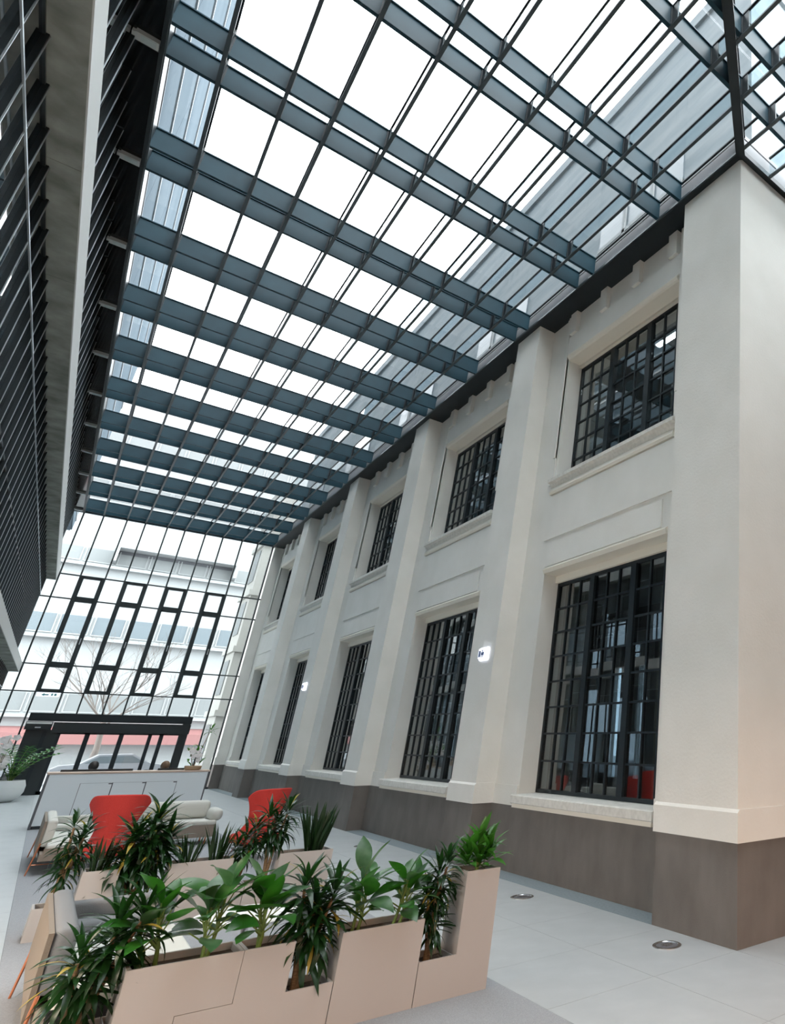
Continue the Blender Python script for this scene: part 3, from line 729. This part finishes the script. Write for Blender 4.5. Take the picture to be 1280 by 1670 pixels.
# ------------------------------------------------------------------ reception counter
ct = thing('reception_counter', 'long white reception counter with flush doors and pale wood top edge', 'counter', (-3.75, 18.07, 0))
CX0, CX1 = -1.56, 1.56
part('body', MB().box(CX0+.04, CX1-.03, .03, .75, .08, 1.19), P['white'], ct)
part('left_end', MB().box(CX0, CX0+.04, -.005, .78, 0, 1.20), P['gap'], ct)
part('right_end', MB().box(CX1-.03, CX1, -.005, .78, 0, 1.20), P['gap'], ct)
part('kick_plinth', MB().box(CX0+.05, CX1-.05, .06, .7, 0, .09), P['alu'], ct)
part('worktop', MB().box(CX0-.01, CX1+.01, -.01, .78, 1.205, 1.245), P['oak'], ct)
part('top_band', MB().box(CX0+.04, CX1-.03, 0, .03, .99, 1.20), P['white'], ct)
part('bottom_band', MB().box(CX0+.04, CX1-.03, 0, .03, .08, .16), P['white'], ct)
part('side_band', MB().box(CX0+.04, -.935, 0, .03, .16, .99), P['white'], ct); part('side_band', MB().box(.925, CX1-.03, 0, .03, .16, .99), P['white'], ct)
part('shadow_recess', MB().box(-.935, .925, .022, .031, .16, .99), P['gap'], ct)
for a, b in ((-.93, -.345), (-.335, .295), (.305, .92)):
    d_ = part('door', MB().box(a+.005, b-.005, 0, .02, .165, .985), P['white'], ct)
    part('pull', MB().box(b-.07, b-.005, -.006, .002, .955, .98), P['gap'], d_)
t = thing('desk_screen', 'thin black upstand lying along the back of the counter top, left part', 'screen', (-4.35, 18.55, 1.245)); part('panel', MB().box(-.75, .6, 0, .03, 0, .05), P['black'], t); part('foot', MB().box(-.1, .1, -.03, .06, 0, .01), P['black'], t)
t = thing('desk_screen', 'thin black upstand along the back of the counter top by the pot plant', 'screen', (-2.95, 18.55, 1.245)); part('panel', MB().box(-.3, .25, 0, .03, 0, .05), P['black'], t); part('foot', MB().box(-.1, .1, -.03, .06, 0, .01), P['black'], t)
# pot plant on the counter
t = thing('flower_pot', 'small woven pot at the right end of the reception counter', 'pot', (-2.55, 18.3, 1.245))
part('pot_body', MB().lathe([(.15, 0), (.18, .02), (.19, .10), (.17, .11), (.165, .08)], n=24), P['potclay'], t)
t = thing('counter_plant', 'green and white flowering plant in the pot on the reception counter', 'plant', (-2.55, 18.3, 1.33))
rnd = random.Random(12)
part('stem', MB().tube([(0, 0, -.04), (.05, 0, .35), (.16, 0, .95)], [.014, .011, .006], 6), P['cane'], t)
part('stem', MB().tube([(0, 0, -.04), (-.12, 0, .3), (-.22, 0, .52)], [.012, .009, .006], 6), P['cane'], t)
for i in range(26):
    az = rnd.uniform(0, 6.28); place_leaf(LM['ag'][i % 3], t, Vector((rnd.uniform(-.22, .14), rnd.uniform(-.08, .08), rnd.uniform(.0, .5))), az, rnd.uniform(.1, 1.2), rnd.uniform(.6, 1.0))
for q in rosette_list((.17, 0, .95), 12, 'ag', -.2, 1.2, .9, .1, rnd): place_leaf(LM['ag'][q[0]], t, *q[1:])
for i in range(12):
    c = Vector((rnd.uniform(-.2, .12), -.08+rnd.uniform(-.06, .06), rnd.uniform(.1, .5))); mb = MB(); mb.smooth = True
    for q in range(5):
        v, f = leaf_geo(.07, .06, .5, .1, n=4); mb.add(v, f, Matrix.Translation(c) @ Matrix.Rotation(-math.pi/2, 4, 'X') @ Matrix.Rotation(q*1.257, 4, 'Z'))
    part('flower', mb, P['petal'], t)
# ------------------------------------------------------------------ people seated behind the counter
def person(label, x, y, headtop, hairm, clothm):
    t = thing('person', label, 'person', (x, y, 0), math.pi)
    zt = headtop; zs_ = zt-.31       # shoulder height
    hipz = .50; hy = 0
    J = [((0, 0, hipz), .15), ((0, .02, (hipz+zs_)/2), .14), ((0, .01, zs_-.06), .15), ((0, 0, zs_+.03), .055), ((0, -.01, zt-.20), .055)]
    E_ = [(0, 1), (1, 2), (2, 3), (3, 4)]
    def add(p, r, par): J.append((p, r)); E_.append((par, len(J)-1)); return len(J)-1
    for s in (-1, 1):
        a = add((s*.17, .0, zs_-.05), .065, 2); b = add((s*.22, -.03, zs_-.30), .045, a); c = add((s*.14, -.26, zs_-.36), .034, b); d = add((s*.10, -.34, zs_-.36), .026, c)
        for k in range(4): add((s*(.10-.012)+(k-1.5)*.018, -.43+.008*abs(k-1.5), zs_-.375), .008, d)
        add((s*.055, -.37, zs_-.36), .009, d)
        a = add((s*.09, -.02, hipz-.02), .085, 0); b = add((s*.12, -.42, hipz), .065, a); c = add((s*.12, -.42, .08), .042, b); add((s*.12, -.58, .04), .035, c)
    me = bpy.data.meshes.new('body'); me.from_pydata([j[0] for j in J], E_, []); me.materials.append(clothm)
    o = link('body', me, t); m_ = o.modifiers.new('skin', 'SKIN'); o.modifiers.new('sub', 'SUBSURF').levels = 1
    o.modifiers['sub'].render_levels = 1; m_.use_smooth_shade = True
    for i, j in enumerate(J): me.skin_vertices[0].data[i].radius = (j[1], j[1])
    me.skin_vertices[0].data[0].use_root = True
    hc = (0, -.02, zt-.125)
    hd = MB().sphere(hc, .105, 18, 14, (.78, .95, 1.15)).sphere((0, -.125, zt-.145), .016, 8, 6, (.8, 1, 1.5)).sphere((.082, -.01, zt-.13), .028, 8, 6, (.4, .8, 1.1)).sphere((-.082, -.01, zt-.13), .028, 8, 6, (.4, .8, 1.1))
    part('head', hd, P['skin'], t)
    ey = MB().sphere((.032, -.112, zt-.118), .010, 8, 6).sphere((-.032, -.112, zt-.118), .010, 8, 6); part('eyes', ey, P['black'], t)
    part('mouth', MB().sphere((0, -.108, zt-.185), .022, 8, 6, (1, .3, .25)), P['redpaint'], t)
    part('hair', MB().sphere((0, .012, zt-.105), .115, 18, 14, (.88, .98, 1.08)), hairm, t)
    st = thing('office_stool', 'round stool under the '+label.split(' seated')[0], 'stool', (x, y+.02, 0))
    part('stool_seat', MB().lathe([(.17, .33), (.19, .35), (.19, .38), (.16, .40)], n=24), P['black'], st)
    part('stool_column', MB().tube([(0, 0, .02), (0, 0, .34)], .025), P['chrome'], st); part('stool_base', MB().lathe([(.20, 0), (.20, .015), (.04, .03)], n=24), P['chrome'], st)
    return t
person('person with black hair seated behind the left half of the reception counter', -4.50, 19.25, 1.46, P['hair_d'], P['cloth'])
person('person with brown hair seated behind the right half of the reception counter', -3.05, 19.25, 1.45, P['hair_b'], P['cloth2'])
# ------------------------------------------------------------------ wing chairs
def wing_chair(label, x, y, rz):
    t = thing('wing_chair', label, 'armchair', (x, y, 0), rz, group=None)
    NU, NV = 28, 16; th = .045
    def pt(u, v, inner):
        z = .34+v*.84
        wt = .385*(1-.40*(min(1, (1-v)/.62))**1.15)+.10*max(0, (.38-v)/.38)**1.3
        dep = .30+.16*(1-v)**1.5-.07*math.sin(math.pi*v)+.02
        a = u*1.38
        sx = math.sin(a)/math.sin(1.38); cy = (1-math.cos(a))/(1-math.cos(1.38))
        xx = wt*sx; yy = -.30-.10*v+dep*cy
        z -= (.03*abs(u)**2+.12*max(0, (abs(u)-.55)/.45)**3)*v**3
        n = Vector((sx*.9, -(1-cy)-.001, 0)).normalized()
        if inner: xx -= n.x*th; yy -= n.y*th
        return (xx, yy, z)
    mb = MB(); g = {}
    for inner in (0, 1):
        for i in range(NU+1):
            for j in range(NV+1):
                g[inner, i, j] = len(mb.v); mb.v.append(pt(-1+2*i/NU, j/NV, inner))
    for i in range(NU):
        for j in range(NV):
            mb.f.append((g[0, i, j], g[0, i+1, j], g[0, i+1, j+1], g[0, i, j+1])); mb.f.append((g[1, i, j], g[1, i, j+1], g[1, i+1, j+1], g[1, i+1, j]))
    for i in range(NU):
        mb.f.append((g[0, i, NV], g[0, i+1, NV], g[1, i+1, NV], g[1, i, NV])); mb.f.append((g[0, i, 0], g[1, i, 0], g[1, i+1, 0], g[0, i+1, 0]))
    for j in range(NV):
        mb.f.append((g[0, 0, j], g[0, 0, j+1], g[1, 0, j+1], g[1, 0, j])); mb.f.append((g[0, NU, j], g[1, NU, j], g[1, NU, j+1], g[0, NU, j+1]))
    mb.smooth = True
    o = part('backrest', mb, P['red'], t); b_ = o.modifiers.new('bevel', 'BEVEL'); b_.width = .018; b_.segments = 3
    part('seat', MB().bbox(-.30, .30, -.24, .30, .27, .43, .06), P['red'], t)
    part('underframe', MB().box(-.2, .2, -.16, .2, .24, .28), P['black'], t)
    for sx in (-1, 1):
        for sy in (-1, 1): part('leg', MB().tube([(sx*.17, .02+sy*.15, .26), (sx*.27, .02+sy*.26, 0)], [.014, .010], 8), P['chrome'], t)
    return t
wing_chair('red wool wing chair seen from behind, nearer the left aisle', -4.42, 9.75, -.22)
wing_chair('red wool wing chair seen from behind, nearer the old building wall', -2.42, 9.95, .42)
# ------------------------------------------------------------------ low sofas
def sofa(name, label, x, y, rz, L, D, m_out, m_cush, m_back, m_front):
    """local: back along x=0 side (-x is outside), length along +y, faces +x"""
    t = thing(name, label, 'sofa', (x, y, 0), rz)
    part('shell', MB().box(.0, D, 0, L, .20, .30), m_out, t); part('front_apron', MB().box(.03, D-.01, -.006, .0, .205, .38), m_front, t)
    part('seat_cushion', MB().bbox(.05, D, .0, L, .30, .43, .03), m_cush, t)
    # leaning back panel with beige outside and padded inside
    part('back_panel', MB().prism([(-.05, .22), (-.02, .22), (-.03, .74), (-.06, .74)], 1, .42, L), m_out, t)
    part('back_cushion', MB().bbox(-.03, .10, .42, L, .36, .76, .045), m_back, t)
    part('arm', MB().bbox(.08, D, L-.13, L, .40, .66, .04), m_back, t)
    part('bolster', MB().bbox(.1, D-.05, L-.42, L-.15, .43, .54, .05), m_back, t)
    for (a, b) in ((-.03, .1), (-.03, L-.1), (D-.05, .1), (D-.05, L-.1)):
        part('leg', MB().tube([(a, b, .45 if a < 0 else .22), (a+(-.05 if a < 0 else .04), b, 0)], [.011, .009], 8), P['copper'], t)
    part('leg_rail', MB().tube([(-.05, .1, .15), (D-.03, .1, .15)], .007, 6), P['copper'], t)
    return t
sofa('lounge_sofa', 'beige-backed low sofa with grey cushions in the left foreground behind the near planters', -5.14, 1.2, 0, 2.2, .85, P['sofa_bl'], P['sofa_w'], P['sofa_g'], P['sofa_d'])
sofa('lounge_sofa', 'pale low sofa with brown shell and copper legs along the left aisle', -5.16, 10.3, 0, 2.6, .80, P['sofa_b'], P['sofa_w'], P['sofa_w'], P['sofa_b'])
t = thing('lounge_sofa', 'pale grey sofa facing the rear planters in front of the reception counter', 'sofa', (-3.25, 12.6, 0))
part('shell', MB().box(-.95, .62, 0, .75, .14, .42), P['sofa_b'], t); part('seat_cushion', MB().bbox(-.95, .62, -.01, .75, .36, .45, .03), P['sofa_w'], t)
part('back_cushion', MB().bbox(-1.0, .55, .55, .80, .45, .80, .10), P['sofa_w'], t)
part('arm_cushion', MB().bbox(.50, .72, .05, .70, .42, .66, .10), P['sofa_w'], t)
for a in (-.85, .52):
    for b in (.08, .66): part('leg', MB().tube([(a, b, .15), (a, b, 0)], .015), P['copper'], t)
t = thing('coffee_table', 'low round white table between the two planter rows', 'table', (-3.75, 3.0, 0))
part('table_top', MB().lathe([(.01, .40), (.44, .40), (.45, .415), (.44, .43), (.01, .43)], n=40), P['pot'], t); part('table_stem', MB().tube([(0, 0, .02), (0, 0, .4)], .03), P['chrome'], t); part('table_base', MB().lathe([(.24, 0), (.24, .012), (.05, .03)], n=32), P['chrome'], t)
# ------------------------------------------------------------------ street beyond the end wall
g = part('street_ground', MB().box(-60, 60, YC+.1, 110, -.35, -.05), P['asphalt'], None); g['kind'] = 'structure'; g['label'] = 'pale street surface outside the end wall'
g = part('outer_ground', MB().box(-80, 80, -60, 110, -.6, -.36), P['asphalt'], None); g['kind'] = 'structure'; g['label'] = 'ground around the buildings'
fb = thing('office_building', 'large white office building across the street with window bands', 'building', (0, 58, 0))
part('wall', MB().box(-34, 16, 0, 10, -.05, 27), P['ext'], fb)
rows = [(3.7, 4.9, P['extwin2']), (8.8, 10.1, P['extwin']), (13.9, 14.9, P['extwin2']), (18.6, 20.0, P['extwin2']), (23.0, 24.4, P['extwin2'])]
part('balcony_hood', MB().box(-5.6, 1.6, -1.3, 0, 15.0, 15.2).box(-5.6, -5.4, -1.3, 0, 14.0, 15.0).box(1.4, 1.6, -1.3, 0, 14.0, 15.0), P['ext'], fb)
part('balcony_shade', MB().box(-5.4, 1.4, -.06, .02, 14.75, 15.0), P['gap'], fb)  # dark strip painted as the shade under the balcony hood
for z0, z1, m_ in rows:
    part('ledge', MB().box(-34, 16, -.5, 0, z0-.35, z0-.15), P['ext'], fb)
    me = MB().box(0, 1.5, -.04, .02, z0, z1).mesh('window', m_)
    me2 = MB().box(-.06, .0, -.08, 0, z0, z1).box(1.5, 1.56, -.08, 0, z0, z1).box(0, 1.5, -.08, 0, z0+.0, z0+.07).mesh('window_frame', P['ext'])
    for i in range(22):
        w_ = link('window', me, fb, (-28+i*1.75, 0, 0)); link('window_frame', me2, w_)
part('red_awning', MB().prism([(-1.2, 1.7), (-1.2, 2.4), (0, 2.8), (0, 1.7)], 0, -16, 3), P['redpaint'], fb, label='faded red shop front band')
cb = thing('cream_building', 'cream building with mouldings seen at the right of the end wall', 'building', (1.6, 38, 0))
part('wall', MB().box(-1.3, 6, 0, 3, -.05, 16), P['ext2'], cb)
for z in (3.2, 6.5, 9.6, 12.5): part('string_course', MB().box(-1.42, 6, -.15, 3.1, z, z+.3), P['ext2'], cb)
for z in (1.0, 4.3, 7.5, 10.5):
    for y in (.6,): part('window', MB().box(-1.34, -1.28, y, y+1.4, z, z+1.8), P['extwin2'], cb)
def car(label, x, y, m_):
    t = thing('car', label, 'car', (x, y, -.05))
    body = [(-2.1, .35), (-2.15, .7), (-1.9, .85), (-1.2, .92), (-.6, 1.35), (.7, 1.38), (1.4, .95), (2.05, .85), (2.15, .5), (2.1, .3)]
    part('car_body', MB().prism(body, 1, -.85, .85), m_, t)
    part('side_window', MB().prism([(-1.05, .95), (-.55, 1.28), (.65, 1.31), (1.2, .97)], 1, -.86, .86), P['extwin'], t)
    for wx in (-1.35, 1.35):
        for wy in (-.8, .8): part('wheel', MB().tube([(wx, wy-.1, .32), (wx, wy+.1, .32)], .32, 20), P['rubber'], t)
    return t
car('pale parked car outside, left of the entrance doors', -7.6, 41, P['carw']); car('white parked car outside behind the middle entrance door', -2.9, 41.5, P['carw']); car('grey parked car outside at the far left of the street', -13.0, 38.5, P['carg'])
# bare tree
t = thing('bare_tree', 'leafless street tree behind the end wall glazing', 'tree', (-3.6, 45, -.05))
rnd = random.Random(21); tm = MB(); bm_ = MB()
tm.tube([(0, 0, 0), (.1, 0, 1.6), (0, 0, 3.2)], [.19, .14, .11], 10)
def br(mb, p, d, L, r, dep):
    p1 = p+d*L*.5+Vector((rnd.uniform(-.08, .08), rnd.uniform(-.08, .08), .03))*L; p2 = p1+(d+Vector((0, 0, .12))).normalized()*L*.5
    mb.tube([p, p1, p2], [r, r*.8, r*.6], 5, False)
    if dep:
        for _ in range(3):
            dd = (d+Vector((rnd.uniform(-.8, .8), rnd.uniform(-.8, .8), rnd.uniform(-.2, .55)))).normalized(); br(mb, p2 if rnd.random() < .6 else p1, dd, L*.72, r*.55, dep-1)
for i in range(6):
    a = i*1.05+.3; br(bm_, Vector((0, 0, 2.6+.12*i)), Vector((math.cos(a)*.75, math.sin(a)*.6, .75)).normalized(), 1.9, .05, 4)
part('trunk', tm, P['bark'], t); part('branches', bm_, P['bark'], t, kind='stuff')
